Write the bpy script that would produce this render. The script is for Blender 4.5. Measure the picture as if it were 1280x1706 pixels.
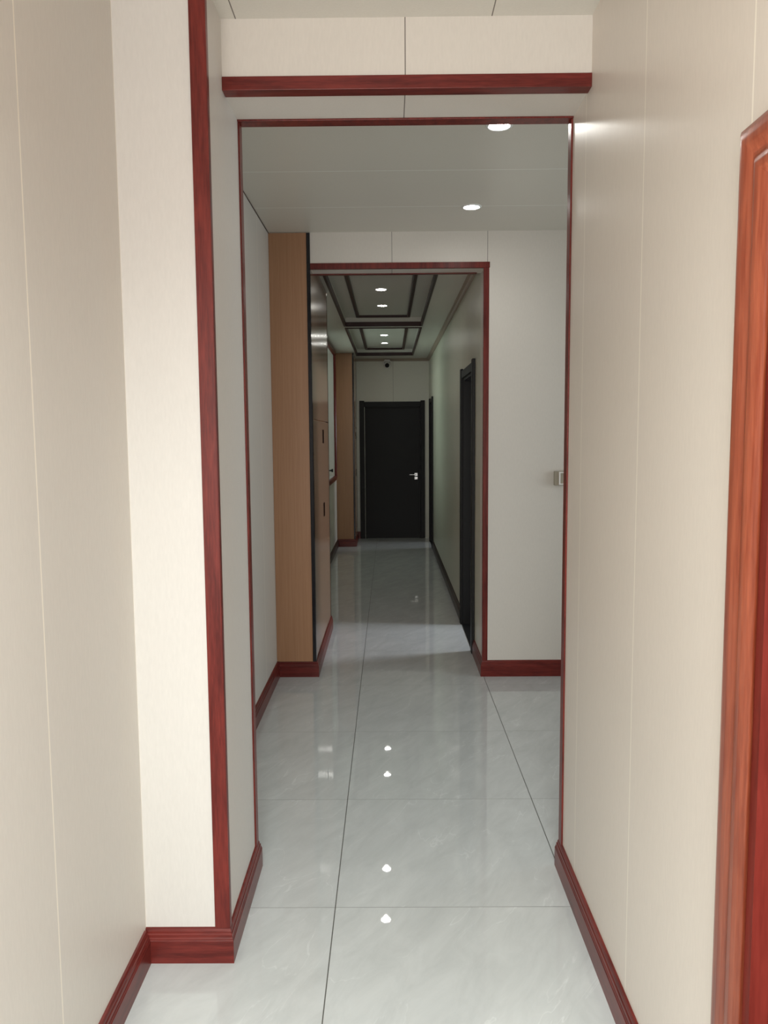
import bpy, bmesh, math, random
from mathutils import Vector, Matrix

for o in list(bpy.data.objects):
    bpy.data.objects.remove(o, do_unlink=True)
SC = bpy.context.scene
COL = SC.collection

# ------------------------------------------------------------------ camera
F_PX, PITCH, YAW, ROLL, CAM_H = 1335.0, 0.0965, -0.0071, -0.0077, 1.582
cd = bpy.data.cameras.new('camera')
cam = bpy.data.objects.new('camera', cd)
COL.objects.link(cam)
cd.sensor_fit = 'VERTICAL'
cd.sensor_height = 24.0
cd.lens = F_PX / 1706.0 * 24.0
cd.clip_start = 0.05
fwd = Vector((math.sin(YAW) * math.cos(PITCH), math.cos(YAW) * math.cos(PITCH), -math.sin(PITCH)))
right = Vector((math.cos(YAW), -math.sin(YAW), 0))
up = right.cross(fwd)
r2 = right * math.cos(ROLL) + up * math.sin(ROLL)
u2 = -right * math.sin(ROLL) + up * math.cos(ROLL)
mw = Matrix(((r2.x, u2.x, -fwd.x, 0), (r2.y, u2.y, -fwd.y, 0), (r2.z, u2.z, -fwd.z, CAM_H), (0, 0, 0, 1)))
cam.matrix_world = mw
SC.camera = cam

# ------------------------------------------------------------------ colour management, world, daylight
SC.view_settings.view_transform = 'Standard'
SC.view_settings.look = 'None'
SC.view_settings.gamma = 1.0
SC.view_settings.use_curve_mapping = False
SC.view_settings.exposure = 0.0
world = bpy.data.worlds.new('world')
SC.world = world
world.use_nodes = True
world.node_tree.nodes['Background'].inputs[0].default_value = (0.93, 0.97, 1.0, 1)
world.node_tree.nodes['Background'].inputs[1].default_value = 0.8


def area(name, loc, direction, sx, sy, watts, color, spread=180.0):
    l = bpy.data.lights.new(name, 'AREA')
    l.shape = 'RECTANGLE'
    l.size, l.size_y = sx, sy
    l.energy = watts
    l.color = color
    l.spread = math.radians(spread)
    o = bpy.data.objects.new(name, l)
    COL.objects.link(o)
    o.location = loc
    o.rotation_euler = Vector(direction).to_track_quat('-Z', 'Z').to_euler()
    return o


# daylight through the entrance behind the camera, low and broad
area('entrance_daylight', (-0.8, -1.2, 1.4), (0.32, 1, 0.16), 2.2, 1.8, 112, (1.0, 0.935, 0.88))
area('near_floor_fill', (0.1, -0.2, 2.6), (-0.04, 0.42, -0.9), 1.1, 0.9, 35, (0.90, 1.0, 0.97), 108)  # added unseen overhead light, aimed at the near floor for its bounce
# daylight through the hall on the right of the crossing
area('hall_window_daylight', (3.1, 3.95, 1.5), (-1, 0, 0.05), 1.6, 1.6, 13, (0.82, 0.94, 1.0), 125)
# daylight through windows of the rooms behind the open doors
area('room_window_daylight', (3.05, 6.45, 1.85), (-1, 0, -0.33), 0.30, 0.7, 26, (0.86, 0.92, 1.0), 100)
area('far_room_daylight', (3.05, 11.7, 1.7), (-1, 0, -0.25), 0.4, 0.8, 9, (0.86, 0.92, 1.0), 100)
# greenish garden light outside the corridor window
area('corridor_window_daylight', (-0.99, 9.9, 1.85), (1, 0, 0.38), 1.8, 1.6, 5.5, (0.82, 1.0, 0.88), 130)

# ------------------------------------------------------------------ materials


def node_mat(name):
    m = bpy.data.materials.new(name)
    m.use_nodes = True
    nt = m.node_tree
    return m, nt, nt.nodes, nt.links, nt.nodes['Principled BSDF']


def plain(name, color, rough=0.5, metallic=0.0, spec=0.5, emit=0.0):
    m, nt, N, L, b = node_mat(name)
    b.inputs['Base Color'].default_value = (*color, 1)
    b.inputs['Roughness'].default_value = rough
    b.inputs['Metallic'].default_value = metallic
    b.inputs['Specular IOR Level'].default_value = spec
    if emit:
        b.inputs['Emission Color'].default_value = (*color, 1)
        b.inputs['Emission Strength'].default_value = emit
    tc = N.new('ShaderNodeTexCoord')
    no = N.new('ShaderNodeTexNoise')
    no.inputs['Scale'].default_value = 60
    L.new(tc.outputs['Object'], no.inputs['Vector'])
    mr = N.new('ShaderNodeMapRange')
    mr.inputs['To Min'].default_value = max(0.02, rough - 0.04)
    mr.inputs['To Max'].default_value = rough + 0.04
    L.new(no.outputs['Fac'], mr.inputs['Value'])
    L.new(mr.outputs['Result'], b.inputs['Roughness'])
    return m


def math_node(N, L, op, a, b=None, c=None):
    n = N.new('ShaderNodeMath')
    n.operation = op
    for i, v in enumerate((a, b, c)):
        if v is None:
            continue
        if isinstance(v, (int, float)):
            n.inputs[i].default_value = v
        else:
            L.new(v, n.inputs[i])
    return n.outputs[0]


def line_mask(N, L, coord, phase, period, width):
    """1 on thin lines at phase + k*period of the coordinate"""
    s = math_node(N, L, 'SUBTRACT', coord, phase)
    s = math_node(N, L, 'ADD', s, period * 50.5)
    s = math_node(N, L, 'MODULO', s, period)
    s = math_node(N, L, 'SUBTRACT', s, period / 2)
    s = math_node(N, L, 'ABSOLUTE', s)
    return math_node(N, L, 'LESS_THAN', s, width / 2)


def panel_mat(name, base, groove, axis=None, phase=0.0, period=0.6, width=0.005, rough=0.5, spec=0.35):
    """fabric-look wall panels: fine vertical weave, thin joint lines across one axis"""
    m, nt, N, L, b = node_mat(name)
    geo = N.new('ShaderNodeNewGeometry')
    sep = N.new('ShaderNodeSeparateXYZ')
    L.new(geo.outputs['Position'], sep.inputs[0])
    mp = N.new('ShaderNodeMapping')
    mp.inputs['Scale'].default_value = (1, 1, 0.22)
    L.new(geo.outputs['Position'], mp.inputs['Vector'])
    n1 = N.new('ShaderNodeTexNoise')
    n1.inputs['Scale'].default_value = 170
    n1.inputs['Detail'].default_value = 3
    L.new(mp.outputs['Vector'], n1.inputs['Vector'])
    n2 = N.new('ShaderNodeTexNoise')
    n2.inputs['Scale'].default_value = 1.6
    L.new(geo.outputs['Position'], n2.inputs['Vector'])
    a = math_node(N, L, 'MULTIPLY_ADD', n1.outputs['Fac'], 0.10, 0.95)
    c = math_node(N, L, 'MULTIPLY_ADD', n2.outputs['Fac'], 0.06, 0.97)
    f = math_node(N, L, 'MULTIPLY', a, c)
    mul = N.new('ShaderNodeVectorMath')
    mul.operation = 'SCALE'
    mul.inputs[0].default_value = base
    L.new(f, mul.inputs['Scale'])
    col = mul.outputs['Vector']
    bump = N.new('ShaderNodeBump')
    bump.inputs['Strength'].default_value = 0.12
    bump.inputs['Distance'].default_value = 0.001
    L.new(n1.outputs['Fac'], bump.inputs['Height'])
    L.new(bump.outputs['Normal'], b.inputs['Normal'])
    if axis is not None:
        mask = line_mask(N, L, sep.outputs[axis], phase, period, width)
        mix = N.new('ShaderNodeMix')
        mix.data_type = 'RGBA'
        L.new(mask, mix.inputs['Factor'])
        L.new(col, mix.inputs['A'])
        mix.inputs['B'].default_value = (*groove, 1)
        col = mix.outputs['Result']
    L.new(col, b.inputs['Base Color'])
    b.inputs['Roughness'].default_value = rough
    b.inputs['Specular IOR Level'].default_value = spec
    return m


def wood_mat(name, dark, light, scale=(14, 14, 1.2), rough=0.3, spec=0.5, contrast=1.0, coat=0.0):
    m, nt, N, L, b = node_mat(name)
    tc = N.new('ShaderNodeTexCoord')
    mp = N.new('ShaderNodeMapping')
    mp.inputs['Scale'].default_value = scale
    L.new(tc.outputs['Object'], mp.inputs['Vector'])
    n1 = N.new('ShaderNodeTexNoise')
    n1.inputs['Scale'].default_value = 3.0
    n1.inputs['Detail'].default_value = 6
    n1.inputs['Distortion'].default_value = 0.6
    L.new(mp.outputs['Vector'], n1.inputs['Vector'])
    n2 = N.new('ShaderNodeTexNoise')
    n2.inputs['Scale'].default_value = 16.0
    n2.inputs['Detail'].default_value = 3
    L.new(mp.outputs['Vector'], n2.inputs['Vector'])
    s = math_node(N, L, 'MULTIPLY_ADD', n2.outputs['Fac'], 0.45, 0.0)
    s = math_node(N, L, 'MULTIPLY_ADD', n1.outputs['Fac'], 0.75, s)
    ramp = N.new('ShaderNodeValToRGB')
    ramp.color_ramp.elements[0].position = 0.6 - 0.2 / contrast
    ramp.color_ramp.elements[1].position = 0.6 + 0.2 / contrast
    ramp.color_ramp.elements[0].color = (*dark, 1)
    ramp.color_ramp.elements[1].color = (*light, 1)
    L.new(s, ramp.inputs['Fac'])
    L.new(ramp.outputs['Color'], b.inputs['Base Color'])
    b.inputs['Roughness'].default_value = rough
    b.inputs['Specular IOR Level'].default_value = spec
    b.inputs['Coat Weight'].default_value = coat
    b.inputs['Coat Roughness'].default_value = 0.15
    return m


def tile_mat():
    m, nt, N, L, b = node_mat('polished_tile')
    geo = N.new('ShaderNodeNewGeometry')
    sep = N.new('ShaderNodeSeparateXYZ')
    L.new(geo.outputs['Position'], sep.inputs[0])
    gx = line_mask(N, L, sep.outputs[0], -0.192, 0.8, 0.0034)
    gy = line_mask(N, L, sep.outputs[1], 2.553, 0.8, 0.0024)
    gy2 = math_node(N, L, 'MULTIPLY', gy, 0.75)
    grout = math_node(N, L, 'MAXIMUM', gx, gy2)
    # every tile its own random tone and vein offset
    tx = math_node(N, L, 'FLOOR', math_node(N, L, 'DIVIDE', math_node(N, L, 'ADD', sep.outputs[0], 0.192), 0.8))
    ty = math_node(N, L, 'FLOOR', math_node(N, L, 'DIVIDE', math_node(N, L, 'SUBTRACT', sep.outputs[1], 2.553), 0.8))
    cmb = N.new('ShaderNodeCombineXYZ')
    L.new(tx, cmb.inputs[0])
    L.new(ty, cmb.inputs[1])
    wn = N.new('ShaderNodeTexWhiteNoise')
    wn.noise_dimensions = '3D'
    L.new(cmb.outputs[0], wn.inputs['Vector'])
    off = N.new('ShaderNodeVectorMath')
    off.operation = 'SCALE'
    L.new(wn.outputs['Color'], off.inputs[0])
    off.inputs['Scale'].default_value = 30
    pos = N.new('ShaderNodeVectorMath')
    pos.operation = 'ADD'
    L.new(geo.outputs['Position'], pos.inputs[0])
    L.new(off.outputs[0], pos.inputs[1])
    rot = N.new('ShaderNodeMapping')
    rot.vector_type = 'TEXTURE'
    rot.inputs['Rotation'].default_value = (0, 0, math.radians(62))
    rot.inputs['Scale'].default_value = (1.0, 0.36, 1.0)
    L.new(pos.outputs[0], rot.inputs['Vector'])
    cloud = N.new('ShaderNodeTexNoise')
    cloud.inputs['Scale'].default_value = 3.8
    cloud.inputs['Detail'].default_value = 12
    cloud.inputs['Roughness'].default_value = 0.68
    cloud.inputs['Distortion'].default_value = 0.5
    L.new(rot.outputs[0], cloud.inputs['Vector'])
    base = N.new('ShaderNodeValToRGB')
    base.color_ramp.elements[0].position = 0.3
    base.color_ramp.elements[1].position = 0.72
    base.color_ramp.elements[0].color = (0.515, 0.532, 0.532, 1)
    base.color_ramp.elements[1].color = (0.625, 0.642, 0.642, 1)
    L.new(cloud.outputs['Fac'], base.inputs['Fac'])
    # thin pale veins where a distorted noise crosses its middle value
    vn = N.new('ShaderNodeTexNoise')
    vn.inputs['Scale'].default_value = 1.5
    vn.inputs['Detail'].default_value = 4
    vn.inputs['Distortion'].default_value = 0.9
    L.new(rot.outputs[0], vn.inputs['Vector'])
    d = math_node(N, L, 'ABSOLUTE', math_node(N, L, 'SUBTRACT', vn.outputs['Fac'], 0.5))
    vr = N.new('ShaderNodeMapRange')
    vr.inputs['From Min'].default_value = 0.0
    vr.inputs['From Max'].default_value = 0.006
    vr.inputs['To Min'].default_value = 1.0
    vr.inputs['To Max'].default_value = 0.0
    L.new(d, vr.inputs['Value'])
    gate = N.new('ShaderNodeMapRange')
    gate.inputs['From Min'].default_value = 0.42
    gate.inputs['From Max'].default_value = 0.58
    L.new(cloud.outputs['Fac'], gate.inputs['Value'])
    vein = math_node(N, L, 'MULTIPLY', vr.outputs['Result'], gate.outputs['Result'])
    vein = math_node(N, L, 'MULTIPLY', vein, 0.32)
    m1 = N.new('ShaderNodeMix')
    m1.data_type = 'RGBA'
    L.new(vein, m1.inputs['Factor'])
    L.new(base.outputs['Color'], m1.inputs['A'])
    m1.inputs['B'].default_value = (0.84, 0.86, 0.86, 1)
    m2 = N.new('ShaderNodeMix')
    m2.data_type = 'RGBA'
    L.new(grout, m2.inputs['Factor'])
    L.new(m1.outputs['Result'], m2.inputs['A'])
    m2.inputs['B'].default_value = (0.09, 0.088, 0.08, 1)
    L.new(m2.outputs['Result'], b.inputs['Base Color'])
    rr = math_node(N, L, 'MULTIPLY_ADD', grout, 0.5, 0.016)
    L.new(rr, b.inputs['Roughness'])
    b.inputs['IOR'].default_value = 1.52
    # gentle polishing waviness of the glaze
    wv = N.new('ShaderNodeTexNoise')
    wv.inputs['Scale'].default_value = 5.0
    wv.inputs['Detail'].default_value = 1
    L.new(pos.outputs[0], wv.inputs['Vector'])
    bump = N.new('ShaderNodeBump')
    bump.inputs['Strength'].default_value = 0.25
    bump.inputs['Distance'].default_value = 0.00022
    L.new(wv.outputs['Fac'], bump.inputs['Height'])
    L.new(bump.outputs['Normal'], b.inputs['Normal'])
    return m


CREAM = (0.68, 0.64, 0.585)
PALE = (0.90, 0.84, 0.74)
DARKLINE = (0.16, 0.14, 0.12)
M_left = panel_mat('panel_left_wall', CREAM, PALE, 1, 1.685, 0.6, 0.0055, 0.42)
M_right = panel_mat('panel_right_wall', (0.72, 0.655, 0.585), PALE, 1, 1.995, 0.585, 0.0055, 0.34, 0.5)
M_plainwall = panel_mat('panel_plain', (0.67, 0.642, 0.605), PALE, rough=0.45)
M_header = panel_mat('panel_header', CREAM, DARKLINE, 0, 0.056, 40.0, 0.003, 0.45)
M_far = panel_mat('panel_far_wall', CREAM, DARKLINE, 0, 0.025, 0.598, 0.003, 0.45)
M_end = panel_mat('panel_end_wall', (0.72, 0.70, 0.62), DARKLINE, 0, 0.065, 40.0, 0.003, 0.45)
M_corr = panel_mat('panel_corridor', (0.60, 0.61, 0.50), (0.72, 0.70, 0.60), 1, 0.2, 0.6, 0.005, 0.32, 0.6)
WHITEC = (0.70, 0.68, 0.62)
M_ceil_front = panel_mat('ceiling_panel_front', WHITEC, DARKLINE, 0, 0.315, 0.765, 0.0035, 0.4)
M_ceil_mid = panel_mat('ceiling_panel_middle', (0.66, 0.625, 0.55), (0.86, 0.86, 0.80), 1, 3.975, 0.612, 0.006, 0.35)
M_ceil_back = panel_mat('ceiling_panel_back', (0.62, 0.61, 0.55), WHITEC, rough=0.35)
M_red = wood_mat('dark_red_wood', (0.085, 0.011, 0.009), (0.185, 0.027, 0.020), spec=0.28, rough=0.3, contrast=1.2)
M_redh = wood_mat('dark_red_wood_lengthwise', (0.085, 0.011, 0.009), (0.180, 0.026, 0.020), (1.4, 14, 14), 0.3, 0.28, contrast=1.2)
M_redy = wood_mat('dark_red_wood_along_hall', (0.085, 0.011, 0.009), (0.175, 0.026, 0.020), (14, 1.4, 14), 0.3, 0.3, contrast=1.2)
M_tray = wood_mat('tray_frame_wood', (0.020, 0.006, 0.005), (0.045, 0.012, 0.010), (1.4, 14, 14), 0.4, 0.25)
M_dim = wood_mat('corridor_skirting_shaded', (0.022, 0.014, 0.010), (0.040, 0.022, 0.016), (14, 1.4, 14), 0.3, 0.35)  # red skirting wood with the corridor's dim light put into its colour
M_rose = wood_mat('rosewood_lacquer', (0.23, 0.040, 0.015), (0.41, 0.105, 0.048), (22, 22, 1.1), 0.34, 0.5, 1.0, 0.12)
M_leaf = wood_mat('rosewood_door', (0.11, 0.010, 0.006), (0.17, 0.020, 0.013), (12, 12, 1.2), 0.5, 0.3)
M_oak = wood_mat('oak_laminate', (0.33, 0.165, 0.085), (0.43, 0.235, 0.13), (30, 30, 0.6), 0.35, 0.4, 0.6)
M_oak2 = wood_mat('oak_laminate_gloss', (0.33, 0.175, 0.10), (0.40, 0.225, 0.14), (30, 30, 0.6), 0.2, 0.6, 0.6, 0.4)
M_black = plain('black_painted_wood', (0.0045, 0.0045, 0.005), 0.5, spec=0.3)
M_blackgloss = plain('black_gloss_edging', (0.008, 0.007, 0.010), 0.15)
M_slot = plain('recess_black', (0.01, 0.006, 0.005), 0.9, spec=0.0)
M_chrome = plain('chrome', (0.62, 0.62, 0.62), 0.28, 1.0)
M_white = plain('white_plastic', (0.85, 0.82, 0.79), 0.35)
M_switch = plain('champagne_plate', (0.36, 0.32, 0.25), 0.35)
M_lens = plain('camera_lens', (0.006, 0.005, 0.005), 0.5, spec=0.15)
M_cornice = panel_mat('taupe_cornice', (0.34, 0.27, 0.21), PALE, rough=0.4)
M_ringw = plain('downlight_ring', (0.8, 0.8, 0.78), 0.3)
M_lamp = plain('downlight_glow', (1.0, 0.985, 0.93), 0.5, emit=75.0)
M_tile = tile_mat()
M_stone = plain('sill_stone', (0.6, 0.6, 0.58), 0.3)


def glass_mat():
    m, nt, N, L, b = node_mat('window_glass')
    b.inputs['Base Color'].default_value = (0.85, 0.95, 0.88, 1)
    b.inputs['Roughness'].default_value = 0.02
    b.inputs['Transmission Weight'].default_value = 1.0
    b.inputs['IOR'].default_value = 1.45
    return m


M_glass = glass_mat()

# ------------------------------------------------------------------ mesh helpers


def new_bm():
    return bmesh.new()


def box(bm, x0, x1, y0, y1, z0, z1):
    vs = [bm.verts.new((x, y, z)) for x in (x0, x1) for y in (y0, y1) for z in (z0, z1)]
    for f in ((0, 1, 3, 2), (4, 6, 7, 5), (0, 4, 5, 1), (2, 3, 7, 6), (0, 2, 6, 4), (1, 5, 7, 3)):
        bm.faces.new([vs[i] for i in f])
    return vs


def obj(name, bm, mat, parent=None, bevel=0.0, smooth=False, seg=2):
    bmesh.ops.recalc_face_normals(bm, faces=bm.faces)
    me = bpy.data.meshes.new(name)
    bm.to_mesh(me)
    bm.free()
    if smooth:
        for p in me.polygons:
            p.use_smooth = True
    o = bpy.data.objects.new(name, me)
    COL.objects.link(o)
    if isinstance(mat, (list, tuple)):
        for mm in mat:
            me.materials.append(mm)
    else:
        me.materials.append(mat)
    if bevel:
        md = o.modifiers.new('bevel', 'BEVEL')
        md.width = bevel
        md.segments = seg
        md.limit_method = 'ANGLE'
        md.angle_limit = math.radians(40)
    if parent:
        o.parent = parent
    return o


def struct(name, label, cat, bm=None, mat=None, **k):
    if bm is None:
        o = bpy.data.objects.new(name, None)
        o.empty_display_size = 0.1
        COL.objects.link(o)
    else:
        o = obj(name, bm, mat, **k)
    o['kind'] = 'structure'
    o['label'] = label
    o['category'] = cat
    return o


def thing(name, label, cat, loc, group=None):
    o = bpy.data.objects.new(name, None)
    o.empty_display_size = 0.05
    COL.objects.link(o)
    o.location = loc
    o['label'] = label
    o['category'] = cat
    if group:
        o['group'] = group
    return o


def sweep(bm, path, profile, closed=False, cap=True):
    """path: 2D points seen from above; profile: (offset to the left of travel, z). Mitred corners."""
    n = len(path)
    P = [Vector(p) for p in path]
    rings = []
    for i in range(n):
        if closed:
            a, c = P[i - 1], P[(i + 1) % n]
            d1, d2 = (P[i] - a).normalized(), (c - P[i]).normalized()
        else:
            d1 = (P[i] - P[i - 1]).normalized() if i > 0 else (P[1] - P[0]).normalized()
            d2 = (P[i + 1] - P[i]).normalized() if i < n - 1 else d1
        n1, n2 = Vector((-d1.y, d1.x)), Vector((-d2.y, d2.x))
        mit = (n1 + n2)
        mit = mit / max(0.2, mit.dot(n1))
        rings.append([bm.verts.new((P[i].x + mit.x * o, P[i].y + mit.y * o, z)) for o, z in profile])
    m = len(profile)
    rng = range(n) if closed else range(n - 1)
    for i in rng:
        a, c = rings[i], rings[(i + 1) % n]
        for j in range(m):
            k = (j + 1) % m
            bm.faces.new((a[j], c[j], c[k], a[k]))
    if cap and not closed:
        bm.faces.new(rings[0])
        bm.faces.new(list(reversed(rings[-1])))


def frame_sweep(bm, pts, profile, closed=False):
    """pts: list of (point3, right3, out3): a profile (u, v) placed by u*right + v*out at each point"""
    rings = [[bm.verts.new(Vector(p) + Vector(r) * u + Vector(o) * v) for u, v in profile] for p, r, o in pts]
    m = len(profile)
    n = len(pts)
    for i in (range(n) if closed else range(n - 1)):
        a, c = rings[i], rings[(i + 1) % n]
        for j in range(m):
            k = (j + 1) % m
            bm.faces.new((a[j], c[j], c[k], a[k]))
    if not closed:
        bm.faces.new(rings[0])
        bm.faces.new(list(reversed(rings[-1])))


def cyl(bm, c, axis, r, h, seg=32, r2=None):
    """cylinder starting at c, running h along axis"""
    a = Vector(axis).normalized()
    t = Vector((0, 0, 1)) if abs(a.z) < 0.9 else Vector((1, 0, 0))
    u = a.cross(t).normalized()
    v = a.cross(u)
    r2 = r if r2 is None else r2
    c = Vector(c)
    A = [bm.verts.new(c + (u * math.cos(2 * math.pi * i / seg) + v * math.sin(2 * math.pi * i / seg)) * r) for i in range(seg)]
    B = [bm.verts.new(c + a * h + (u * math.cos(2 * math.pi * i / seg) + v * math.sin(2 * math.pi * i / seg)) * r2) for i in range(seg)]
    for i in range(seg):
        j = (i + 1) % seg
        bm.faces.new((A[i], A[j], B[j], B[i]))
    bm.faces.new(A)
    bm.faces.new(list(reversed(B)))


def lathe(bm, c, prof, seg=40):
    """prof: (radius, z) around the vertical axis through c"""
    rings = []
    for r, z in prof:
        if r < 1e-6:
            rings.append([bm.verts.new((c[0], c[1], c[2] + z))])
        else:
            rings.append([bm.verts.new((c[0] + r * math.cos(2 * math.pi * i / seg), c[1] + r * math.sin(2 * math.pi * i / seg), c[2] + z)) for i in range(seg)])
    for a, b in zip(rings, rings[1:]):
        for i in range(seg):
            j = (i + 1) % seg
            if len(a) == 1 and len(b) > 1:
                bm.faces.new((a[0], b[i], b[j]))
            elif len(b) == 1 and len(a) > 1:
                bm.faces.new((a[i], a[j], b[0]))
            elif len(a) > 1:
                bm.faces.new((a[i], a[j], b[j], b[i]))


# ------------------------------------------------------------------ key planes
XL, XR = -0.745, 0.615          # left and right wall faces
XP = -0.495                     # inner face of the left pier and of the cabinets
XC = 0.605                      # right wall face of the back corridor
Y0, Y1, YH, Y2 = -0.5, 2.285, 2.52, 2.80
Y3, Y3B, YE = 5.135, 5.34, 12.17
Z1, ZM, ZB, ZT = 2.82, 2.838, 2.712, 2.795
SOF = 2.620

# ------------------------------------------------------------------ floor
bm = new_bm()
box(bm, -1.2, 3.3, -2.5, 12.5, -0.12, 0)
struct('floor', 'polished pale grey marbled floor tiles running down the hallway', 'floor', bm, M_tile)

# ------------------------------------------------------------------ walls
WY0, WY1, WZ0, WZ1 = 8.95, 10.92, 1.02, 2.665     # window opening in the left wall
bm = new_bm()
box(bm, XL - 0.24, XL, Y0, WY0, 0, 2.95)
box(bm, XL - 0.24, XL, WY1, 12.4, 0, 2.95)
box(bm, XL - 0.24, XL, WY0, WY1, 0, WZ0)
box(bm, XL - 0.24, XL, WY0, WY1, WZ1, 2.95)
struct('wall_left', 'long cream panelled wall along the left side of the hallway', 'wall', bm, M_left)

DY0, DY1, DZ = 0.40, 1.325, 2.03                    # near right door opening
bm = new_bm()
box(bm, XR, XR + 0.2, DY1, Y2, 0, 2.95)
box(bm, XR, XR + 0.2, Y0, DY0, 0, 2.95)
box(bm, XR, XR + 0.2, DY0, DY1, DZ, 2.95)
box(bm, XR + 0.2, 3.2, Y2 - 0.2, Y2, 0, 2.95)
struct('wall_right', 'near cream panelled wall on the right with pale joints', 'wall', bm, M_right)

bm = new_bm()
box(bm, XL, XP, Y1, Y2, 0, 2.95)
struct('wall_pier', 'bright cream pier standing out from the left wall', 'wall', bm, M_plainwall)

bm = new_bm()
box(bm, XP, XR, YH, Y2, SOF, 2.95)
struct('wall_header', 'cream header above the first opening', 'wall', bm, M_header)

bm = new_bm()
box(bm, XL, XR + 0.012, Y3, Y3B, SOF, 2.95)
box(bm, XR + 0.012 - 0.022, 3.2, Y3, Y3B, 0, SOF)
box(bm, XR + 0.012, 3.2, Y3, Y3B, SOF, 2.95)
struct('wall_crossing', 'cream wall and header facing the viewer beyond the crossing', 'wall', bm, M_far)

# corridor wall on the right, with two door openings
RA0, RA1, RZ = 5.735, 6.575, 2.03
RB0, RB1 = 11.10, 11.76
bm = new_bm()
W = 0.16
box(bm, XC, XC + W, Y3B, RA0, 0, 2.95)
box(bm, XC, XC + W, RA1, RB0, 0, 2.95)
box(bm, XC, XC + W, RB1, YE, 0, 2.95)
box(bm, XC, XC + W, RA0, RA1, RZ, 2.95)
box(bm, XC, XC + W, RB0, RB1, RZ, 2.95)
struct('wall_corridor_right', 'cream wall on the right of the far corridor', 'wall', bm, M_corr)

EX0, EX1, EZ = -0.365, 0.475, 2.0
bm = new_bm()
box(bm, XL, EX0, YE, YE + 0.2, 0, 2.95)
box(bm, EX1, 3.2, YE, YE + 0.2, 0, 2.95)
box(bm, EX0, EX1, YE, YE + 0.2, EZ, 2.95)
struct('wall_end', 'wall that closes the far end of the corridor', 'wall', bm, M_end)

bm = new_bm()
box(bm, 3.2, 3.35, Y2 - 0.2, 12.4, 0, 2.95)
struct('wall_outer_right', 'outer wall of the rooms on the right', 'wall', bm, M_plainwall)
bm = new_bm()
box(bm, XC + W, 3.2, 8.9, 9.02, 0, 2.95)
struct('wall_partition', 'partition between the two rooms on the right', 'wall', bm, M_plainwall)

# ------------------------------------------------------------------ ceilings
bm = new_bm()
box(bm, XL, XR, Y0, YH, Z1, Z1 + 0.1)
struct('ceiling_front', 'pale panelled ceiling nearest the viewer', 'ceiling', bm, M_ceil_front)
bm = new_bm()
box(bm, XL, 3.2, Y2, Y3, ZM, ZM + 0.1)
struct('ceiling_middle', 'pale ceiling with two seams over the crossing', 'ceiling', bm, M_ceil_mid)

TX0, TX1 = -0.452, 0.344
TR = [(5.62, 8.49), (8.66, 11.62)]                  # the two recessed trays
bm = new_bm()
box(bm, XL, TX0, Y3B, YE, ZB, 2.9)
box(bm, TX1, 3.2, Y3B, YE, ZB, 2.9)
prev = Y3B
for a, b in TR:
    box(bm, TX0, TX1, prev, a, ZB, 2.9)
    box(bm, TX0, TX1, a, b, ZT, 2.9)
    prev = b
box(bm, TX0, TX1, prev, YE, ZB, 2.9)
struct('ceiling_back', 'lower corridor ceiling with two sunken rectangular trays', 'ceiling', bm, M_ceil_back)

# ------------------------------------------------------------------ skirting
SK = [(0, 0), (0.017, 0), (0.017, 0.070), (0.0150, 0.073), (0.0150, 0.076), (0.0130, 0.080), (0.0125, 0.088),
      (0.0095, 0.091), (0.0090, 0.097), (0.006, 0.104), (0.0, 0.106)]


def skirt(name, label, path, mat=None):
    """wall on the right hand of travel, room on the left"""
    bm = new_bm()
    sweep(bm, path, SK)
    return struct(name, label, 'skirting board', bm, mat or M_redy)


skirt('baseboard_left', 'dark red skirting along the near left wall up to the pier front',
      [(XL, Y1 - 0.017), (XL, Y0)])
skirt('baseboard_pier', 'dark red skirting wrapping the foot of the pier',
      [(XL, Y2), (XP, Y2), (XP, Y1), (XL, Y1)], M_redh)
skirt('baseboard_right', 'dark red skirting along the near right wall',
      [(XR, DY1 + 0.1), (XR, Y2), (1.4, Y2)])
skirt('baseboard_left_crossing', 'dark red skirting on the left wall between pier and cabinet',
      [(XL, Y3 + 0.02), (XL, Y2 + 0.017)])
skirt('baseboard_crossing', 'dark red skirting under the wall right of the second opening',
      [(3.2, Y3), (XR - 0.01, Y3), (XR - 0.01, RA0 - 0.077)], M_redh)
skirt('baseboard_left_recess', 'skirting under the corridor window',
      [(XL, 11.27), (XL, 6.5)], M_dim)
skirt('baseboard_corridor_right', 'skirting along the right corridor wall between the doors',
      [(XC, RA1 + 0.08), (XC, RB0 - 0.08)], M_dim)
skirt('baseboard_end', 'short skirting left of the black end door',
      [(EX0 - 0.08, YE), (XP, YE)], M_redh)

# ------------------------------------------------------------------ corner beads and cornices
T = 0.006


def trim(name, label, boxes, mat=None):
    bm = new_bm()
    for b in boxes:
        box(bm, *b)
    return struct(name, label, 'trim', bm, mat or M_red, bevel=0.0015)


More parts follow.
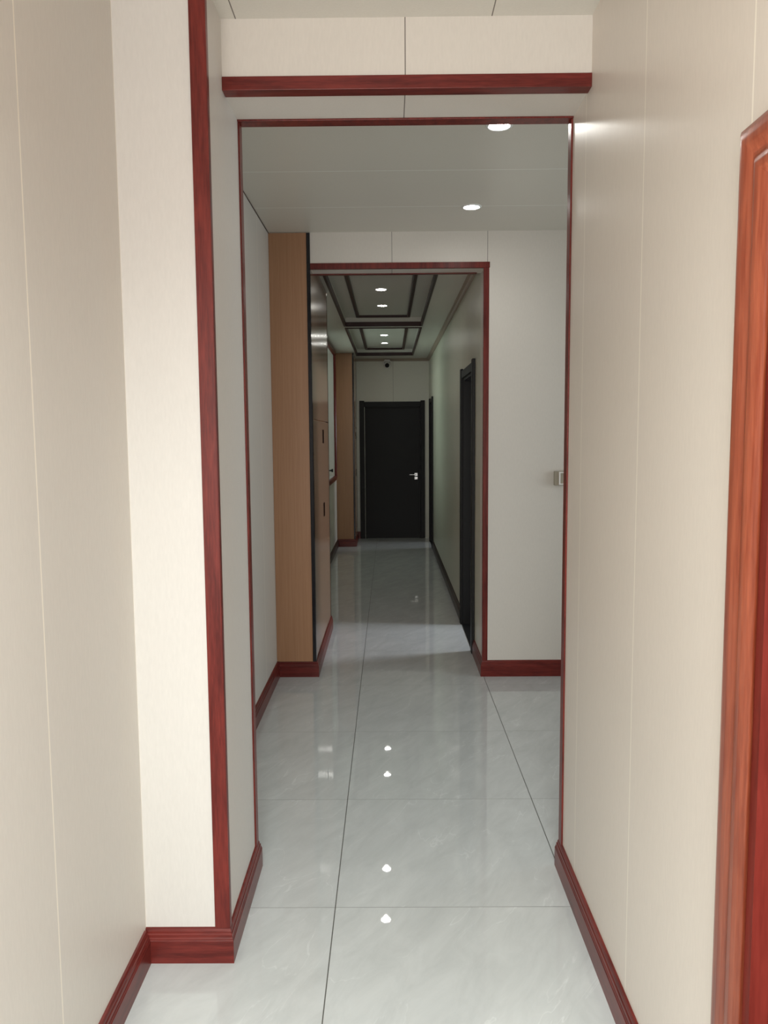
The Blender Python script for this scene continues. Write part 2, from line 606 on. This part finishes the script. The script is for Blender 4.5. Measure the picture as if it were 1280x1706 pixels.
trim('trim_1', 'dark red corner bead running up the pier',
     [(XP - 0.040, XP + T, Y1 - T, Y1, 0.104, Z1), (XP, XP + T, Y1, Y1 + 0.020, 0.104, Z1)])
bm = new_bm()
for pr in ([(YH - T, SOF - T), (YH - T, SOF + 0.034), (YH, SOF + 0.034), (YH, SOF), (YH + 0.045, SOF), (YH + 0.045, SOF - T)],):
    va = [bm.verts.new((XP, y, z)) for y, z in pr]
    vb = [bm.verts.new((XR, y, z)) for y, z in pr]
    for i in range(len(pr)):
        j = (i + 1) % len(pr)
        bm.faces.new((va[i], va[j], vb[j], vb[i]))
    bm.faces.new(va)
    bm.faces.new(vb)
struct('trim_2', 'dark red bead across the lower edge of the first header', 'trim', bm, M_redh, bevel=0.0015)
trim('trim_3', 'dark red bead around the back edge of the first opening',
     [(XP, XR, Y2 - 0.048, Y2 + T, SOF - T, SOF), (XP, XP + T, Y2 - 0.040, Y2 + T, 0.098, SOF - T),
      (XR - T, XR, Y2 - 0.040, Y2 + T, 0.098, SOF - T),
      (XP - 0.03, XP, Y2, Y2 + T, 0.104, SOF), (XR, XR + 0.03, Y2, Y2 + T, 0.104, SOF)])
trim('trim_4', 'red bead framing the second opening',
     [(XP, 0.637, Y3 - T, Y3, SOF - T, SOF + 0.030), (XC - T, 0.633, Y3 - T, Y3, 0.104, SOF - T),
      (XC - T, XC, Y3, Y3 + 0.03, 0.104, SOF - T), (XP, XC, Y3, Y3 + 0.02, SOF - T, SOF)])
trim('trim_5', 'thin dark bead along the back edge of the second header',
     [(XP, XC - 0.03, Y3B - 0.03, Y3B + T, SOF - T, SOF), (XP, XC, Y3B, Y3B + T, SOF, SOF + 0.03)])
bm = new_bm()
CO = [(0, ZB), (0.036, ZB), (0.034, ZB - 0.008), (0.020, ZB - 0.016), (0.012, ZB - 0.028), (0.010, ZB - 0.038), (0, ZB - 0.040)]
sweep(bm, [(XC, Y3B + 0.01), (XC, YE), (XP, YE)], CO)
struct('trim_6', 'slim taupe cornice along the corridor ceiling', 'trim', bm, M_cornice)


def tray_frame(name, label, x0, x1, y0, y1, z, w, h):
    bm = new_bm()
    if w < 0:      # angle strip: a flange up the riser and a narrow lip on the ceiling
        pr = [(-0.012, z), (-0.012, z - 0.009), (0.008, z - 0.009), (0.008, z + h), (0.0, z + h), (0.0, z)]
    else:
        pr = [(0, z), (w, z), (w, z - h * 0.8), (w * 0.8, z - h), (w * 0.2, z - h), (0, z - h * 0.8)]
    sweep(bm, [(x0, y0), (x1, y0), (x1, y1), (x0, y1)], pr, closed=True)
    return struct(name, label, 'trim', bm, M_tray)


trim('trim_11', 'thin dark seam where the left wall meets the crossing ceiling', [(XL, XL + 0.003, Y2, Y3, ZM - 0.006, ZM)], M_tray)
n = 7
for (a, b), where in zip(TR, ('nearer', 'farther')):
    # outer frame lies on the ceiling around the sunken field
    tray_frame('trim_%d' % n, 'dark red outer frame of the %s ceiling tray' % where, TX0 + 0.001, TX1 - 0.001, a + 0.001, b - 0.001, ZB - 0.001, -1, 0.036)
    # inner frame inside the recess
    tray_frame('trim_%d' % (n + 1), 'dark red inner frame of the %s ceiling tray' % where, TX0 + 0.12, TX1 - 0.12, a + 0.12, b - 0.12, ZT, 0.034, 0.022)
    n += 2

# ------------------------------------------------------------------ near red door on the right
d1 = struct('door_1', 'red lacquered door on the right beside the viewer', 'door')
AW, AT = 0.100, 0.030
KEY = [(0.0, 0.010), (0.004, 0.0150), (0.012, 0.0195), (0.024, 0.0225), (0.036, 0.0225), (0.046, 0.0195), (0.054, 0.0150), (0.060, 0.0150),
       (0.066, 0.0190), (0.076, 0.0225), (0.086, 0.0215), (0.094, 0.0165), (0.1, 0.008)]
APR = [(0, 0)]
for (u0, v0), (u1, v1) in zip(KEY, KEY[1:]):
    for q in range(3):
        f = q / 3.0
        APR.append((u0 + (u1 - u0) * f, v0 + (v1 - v0) * f))
APR += [KEY[-1], (0.1, 0)]
bm = new_bm()
# profile u runs from the outer edge towards the opening; corners mitred
oy0, oy1, oz = DY0 - 0.095, DY1 + 0.095, DZ + 0.06
frame_sweep(bm, [((XR, oy1, 0), (0, -1, 0), (-1, 0, 0)), ((XR, oy1, oz), (0, -1, -1), (-1, 0, 0)),
                 ((XR, oy0, oz), (0, 1, -1), (-1, 0, 0)), ((XR, oy0, 0), (0, 1, 0), (-1, 0, 0))], APR)
obj('architrave', bm, M_rose, d1, smooth=True)
bm = new_bm()
for (ya, yb, za, zb) in ((DY1 - 0.03, DY1, 0, DZ), (DY0, DY0 + 0.03, 0, DZ), (DY0, DY1, DZ - 0.03, DZ)):
    box(bm, XR - 0.002, XR + 0.19, ya, yb, za, zb)
obj('jamb', bm, M_leaf, d1)
bm = new_bm()
box(bm, XR + 0.03, XR + 0.07, DY0 + 0.03, DY1 - 0.03, 0.005, DZ - 0.03)
obj('door_leaf', bm, M_leaf, d1, bevel=0.003)
bm = new_bm()
for (za, zb) in ((0.18, 0.85), (1.0, 1.85)):
    for (ya, yb) in ((DY0 + 0.16, DY1 - 0.16),):
        box(bm, XR + 0.018, XR + 0.03, ya, yb, za, zb)
obj('raised_panel', bm, M_leaf, d1, bevel=0.008)


# ------------------------------------------------------------------ black doors
# end door: casing stands on the end wall (faces the viewer)
d2 = struct('door_2', 'black door closing the far end of the corridor', 'door')
bm = new_bm()
box(bm, -0.445, -0.372, YE - 0.022, YE, 0, 2.088)
obj('side_casing', bm, M_black, d2, bevel=0.003)
bm = new_bm()
box(bm, 0.476, 0.540, YE - 0.022, YE, 0, 2.088)
obj('side_casing', bm, M_black, d2, bevel=0.003)
bm = new_bm()
box(bm, -0.372, 0.476, YE - 0.018, YE, 1.995, 2.072)
obj('head_casing', bm, M_black, d2, bevel=0.003)
bm = new_bm()
box(bm, EX0 - 0.002, EX0 + 0.02, YE, YE + 0.2, 0, EZ)
box(bm, EX1 - 0.02, EX1 + 0.002, YE, YE + 0.2, 0, EZ)
box(bm, EX0, EX1, YE, YE + 0.2, EZ - 0.02, EZ + 0.002)
obj('jamb', bm, M_black, d2)
bm = new_bm()
box(bm, EX0 + 0.02, EX1 - 0.02, YE + 0.025, YE + 0.07, 0.0, EZ - 0.02)
lf = obj('door_leaf', bm, M_black, d2, bevel=0.002)
bm = new_bm()
for xx in (-0.25, -0.13, 0.0, 0.13, 0.25):
    box(bm, xx - 0.002, xx + 0.002, YE + 0.023, YE + 0.026, 0.08, EZ - 0.1)
obj('door_moulding', bm, M_black, lf)
hd = bpy.data.objects.new('door_handle', None)
COL.objects.link(hd)
hd.parent = d2
bm = new_bm()
box(bm, 0.383, 0.428, YE + 0.016, YE + 0.026, 0.950, 0.995)
obj('rose_plate', bm, M_chrome, hd, bevel=0.002)
bm = new_bm()
cyl(bm, (0.405, YE + 0.018, 0.972), (0, -1, 0), 0.009, 0.045, 16)
box(bm, 0.305, 0.412, YE - 0.034, YE - 0.024, 0.967, 0.977)
obj('lever', bm, M_chrome, hd, bevel=0.003)
bm = new_bm()
box(bm, 0.383, 0.428, YE + 0.014, YE + 0.026, 0.898, 0.938)
cyl(bm, (0.405, YE + 0.014, 0.918), (0, -1, 0), 0.009, 0.006, 16)
obj('lock_plate', bm, M_chrome, d2, bevel=0.002)


def side_door(name, label, a0, a1, z, zt):
    """black casing around an open doorway in the right corridor wall; leaf swung into the room"""
    d = struct(name, label, 'door')
    cw = 0.075
    for ya, yb in ((a0 - cw, a0 + 0.004), (a1 - 0.004, a1 + cw)):
        bm = new_bm()
        box(bm, XC - 0.022, XC, ya, yb, 0, zt)
        obj('side_casing', bm, M_black, d, bevel=0.003)
    bm = new_bm()
    box(bm, XC - 0.017, XC, a0 + 0.004, a1 - 0.004, z - 0.004, zt - 0.018)
    obj('head_casing', bm, M_black, d, bevel=0.003)
    bm = new_bm()
    box(bm, XC - 0.002, XC + W + 0.002, a0 - 0.002, a0 + 0.022, 0, z)
    box(bm, XC - 0.002, XC + W + 0.002, a1 - 0.022, a1 + 0.002, 0, z)
    box(bm, XC - 0.002, XC + W + 0.002, a0, a1, z - 0.022, z + 0.002)
    box(bm, XC + W * 0.55, XC + W * 0.55 + 0.03, a1 - 0.036, a1 - 0.02, 0, z)
    obj('jamb', bm, M_black, d)
    bm = new_bm()
    box(bm, XC - 0.010, XC + W, a0 + 0.022, a1 - 0.022, 0.0, 0.004)
    obj('threshold', bm, M_black, d)
    bm = new_bm()
    box(bm, XC + W + 0.01, XC + W + 0.01 + (a1 - a0 - 0.05), a1 - 0.02, a1 + 0.022, 0.006, z - 0.024)
    lf = obj('door_leaf', bm, M_black, d, bevel=0.002)
    bm = new_bm()
    cyl(bm, (XC + W + a1 - a0 - 0.12, a1 - 0.02, 0.97), (0, -1, 0), 0.009, 0.045, 16)
    box(bm, XC + W + a1 - a0 - 0.225, XC + W + a1 - a0 - 0.112, a1 - 0.068, a1 - 0.056, 0.961, 0.979)
    obj('door_handle', bm, M_chrome, lf)
    return d


side_door('door_3', 'open black doorway on the right of the corridor, the nearer one', RA0, RA1, RZ, 2.105)
side_door('door_4', 'open black doorway on the right at the corridor end', RB0, RB1, RZ, 2.095)

# ------------------------------------------------------------------ corridor window in the left wall
w1 = struct('window_1', 'red framed window in the left wall behind the tall cabinet', 'window')
bm = new_bm()
pr = [(0, 0), (0, 0.026), (0.008, 0.032), (0.045, 0.030), (0.055, 0.022), (0.060, 0.0)]
o = 0.0
pts = [((XL, WY1 + 0.05, WZ0 - 0.05), (0, -1, 1), (1, 0, 0)), ((XL, WY1 + 0.05, WZ1 + 0.04), (0, -1, -1), (1, 0, 0)),
       ((XL, WY0 - 0.05, WZ1 + 0.04), (0, 1, -1), (1, 0, 0)), ((XL, WY0 - 0.05, WZ0 - 0.05), (0, 1, 1), (1, 0, 0))]
frame_sweep(bm, pts, pr, closed=True)
obj('window_frame', bm, M_red, w1)
bm = new_bm()
s = 0.035
gx = XL - 0.19
for (ya, yb, za, zb) in ((WY0, WY0 + s, WZ0, WZ1), (WY1 - s, WY1, WZ0, WZ1), (WY0, WY1, WZ0, WZ0 + s), (WY0, WY1, WZ1 - s, WZ1),
                         ((WY0 + WY1) / 2 - s / 2, (WY0 + WY1) / 2 + s / 2, WZ0, WZ1)):
    box(bm, gx - 0.03, gx + 0.03, ya, yb, za, zb)
obj('sash', bm, M_white, w1, bevel=0.002)
bm = new_bm()
box(bm, gx - 0.003, gx + 0.003, WY0 + s, WY1 - s, WZ0 + s, WZ1 - s)
obj('window_pane', bm, M_glass, w1)
bm = new_bm()
box(bm, XL - 0.24, XL + 0.012, WY0, WY1, WZ0 - 0.012, WZ0 + 0.006)
obj('window_sill', bm, M_stone, w1, bevel=0.002)
bm = new_bm()
cyl(bm, (XL + 0.02, 9.85, 1.145), (1, 0, 0), 0.012, 0.03, 16)
box(bm, XL - 0.16, XL + 0.022, 9.842, 9.858, 1.138, 1.152)
cyl(bm, (XL + 0.035, 9.85, 1.145), (1, 0, 0), 0.020, 0.018, 16)
obj('window_handle', bm, M_black, w1)


# ------------------------------------------------------------------ tall oak cabinets
def tall_cabinet(label, x0, x1, y0, y1, zt, group):
    t = thing('tall_cabinet', label, 'cabinet', ((x0 + x1) / 2, (y0 + y1) / 2, 0), group)
    off = Vector(t.location)

    def put(name, bm, mat, parent=t, **k):
        bmesh.ops.translate(bm, verts=bm.verts, vec=-off)
        return obj(name, bm, mat, parent, **k)
    bm = new_bm()
    box(bm, x0, x1 - 0.022, y0, y1, 0, zt)
    put('body', bm, M_oak)
    # doors on the corridor side
    zs = 1.68
    for i, (za, zb, sz) in enumerate(((0.112, zs - 0.003, 0.98), (zs + 0.003, zt - 0.004, None))):
        bm = new_bm()
        box(bm, x1 - 0.021, x1, y0 + 0.024, y1 - 0.012, za, zb)
        dr = put('door', bm, M_oak2, bevel=0.002)
        if i == 0:
            for s0 in (0.98, 1.52):
                bm = new_bm()
                yc = y0 + (y1 - y0) * 0.60
                box(bm, x1 - 0.012, x1 + 0.002, yc - 0.05, yc + 0.05, s0, s0 + 0.10)
                put('slot_handle', bm, M_slot, dr)
    bm = new_bm()
    box(bm, x1 - 0.021, x1 + 0.002, y0 - 0.004, y0 + 0.022, 0.105, zt)
    put('edge_strip', bm, M_blackgloss, bevel=0.003)
    bm = new_bm()
    box(bm, x1 - 0.021, x1 + 0.002, y1 - 0.011, y1 + 0.003, 0.105, zt)
    put('edge_strip', bm, M_blackgloss, bevel=0.003)
    bm = new_bm()
    sweep(bm, [(x1, y1), (x1, y0), (x0, y0)], SK)
    put('plinth', bm, M_redh)
    return t


# front face of the first one lies flush with the crossing wall and reaches the crossing ceiling
c1 = tall_cabinet('tall oak cabinet with black edge strip left of the second opening', XL + 0.001, XP + 0.007, Y3 + 0.012, 6.47, 2.708, 'tall oak cabinets in the corridor')
c2 = tall_cabinet('farther tall oak cabinet beside the black end door', XL + 0.001, XP + 0.007, 11.28, 12.10, 2.708, 'tall oak cabinets in the corridor')
bm = new_bm()
box(bm, XL + 0.001, XP - 0.014, Y3 - 0.010, Y3 + 0.011, 0.106, ZM - 0.004)
fp = obj('front_panel', bm, M_oak)
bm = new_bm()
box(bm, XP - 0.014, XP + 0.009, Y3 - 0.014, Y3 + 0.010, 0.106, ZM - 0.004)
fs = obj('edge_strip', bm, M_blackgloss, bevel=0.003)
for o_ in (fp, fs):
    o_.parent = c1
    o_.location = -Vector(c1.location)
fs.location = -Vector(c1.location)

# ------------------------------------------------------------------ downlights


def downlight(label, x, y, z, group, power, r=0.042):
    t = thing('downlight', label, 'ceiling light', (x, y, z), group)
    bm = new_bm()
    lathe(bm, (0, 0, 0), [(r + 0.014, 0), (r + 0.013, -0.004), (r + 0.004, -0.006), (r, -0.003), (r, 0.0)])
    obj('trim_ring', bm, M_ringw, t, smooth=True)
    bm = new_bm()
    lathe(bm, (0, 0, 0), [(0, -0.0035), (r * 0.7, -0.0033), (r - 0.001, -0.002)])
    obj('lamp_lens', bm, M_lamp, t, smooth=True)
    l = bpy.data.lights.new('downlight_beam', 'SPOT')
    l.energy = power
    l.spot_size = math.radians(150)
    l.spot_blend = 1.0
    l.shadow_soft_size = 0.022
    l.color = (1.0, 0.98, 0.92)
    lo = bpy.data.objects.new('downlight_beam', l)
    COL.objects.link(lo)
    lo.parent = t
    lo.location = (0, 0, -0.024)
    return t


G1, G2 = 'downlights in the crossing ceiling', 'downlights in the corridor ceiling trays'
downlight('nearest round downlight, at the top edge of the first opening', 0.46, 3.42, ZM, G1, 4)
downlight('round downlight on the farther seam of the crossing ceiling', 0.467, 4.60, ZM, G1, 4)
downlight('front round downlight of the nearer ceiling tray', -0.059, 6.87, ZT, G2, 2)
downlight('rear round downlight of the nearer ceiling tray', -0.056, 7.72, ZT, G2, 2)
downlight('front round downlight of the farther ceiling tray', -0.054, 9.98, ZT, G2, 1.4)
downlight('rearmost round downlight, in the farther ceiling tray', -0.051, 10.83, ZT, G2, 1.4)

# ------------------------------------------------------------------ security camera on the end wall
t = thing('security_camera', 'small white dome security camera above the black end door', 'camera', (-0.022, YE, 2.66))
bm = new_bm()
cyl(bm, (0, -0.002, 0.0), (0, -1, 0), 0.050, 0.018, 28)
obj('mount_plate', bm, M_white, t, bevel=0.003)
bm = new_bm()
box(bm, -0.058, -0.044, -0.085, -0.016, -0.045, 0.010)
box(bm, 0.044, 0.058, -0.085, -0.016, -0.045, 0.010)
box(bm, -0.058, 0.058, -0.085, -0.016, -0.002, 0.010)
obj('bracket', bm, M_white, t, bevel=0.006)
bm = new_bm()
bmesh.ops.create_uvsphere(bm, u_segments=28, v_segments=18, radius=0.052)
bmesh.ops.translate(bm, verts=bm.verts, vec=(0, -0.062, -0.052))
ball = obj('housing', bm, M_white, t, smooth=True)
bm = new_bm()
cyl(bm, (0, -0.100, -0.056), (0, -1, -0.12), 0.033, 0.022, 28, 0.030)
cyl(bm, (0, -0.120, -0.058), (0, -1, -0.12), 0.022, 0.008, 24, 0.018)
obj('lens', bm, M_lens, t)

# ------------------------------------------------------------------ switch on the crossing wall
t = thing('wall_switch', 'small champagne surface-mounted switch beside the right edge of the first opening', 'switch', (1.095, Y3, 1.295))
bm = new_bm()
box(bm, -0.044, 0.050, -0.038, -0.0, -0.045, 0.045)
obj('back_box', bm, M_switch, t, bevel=0.004)
bm = new_bm()
for b in ((-0.018, -0.009, -0.040, 0.042), (0.036, 0.045, -0.040, 0.042), (-0.009, 0.036, -0.040, -0.032), (-0.009, 0.036, 0.034, 0.042)):
    box(bm, b[0], b[1], -0.046, -0.036, b[2], b[3])
obj('frame', bm, M_white, t, bevel=0.001)
bm = new_bm()
box(bm, -0.009, 0.036, -0.041, -0.036, -0.032, 0.034)
obj('rocker', bm, M_switch, t, bevel=0.001)
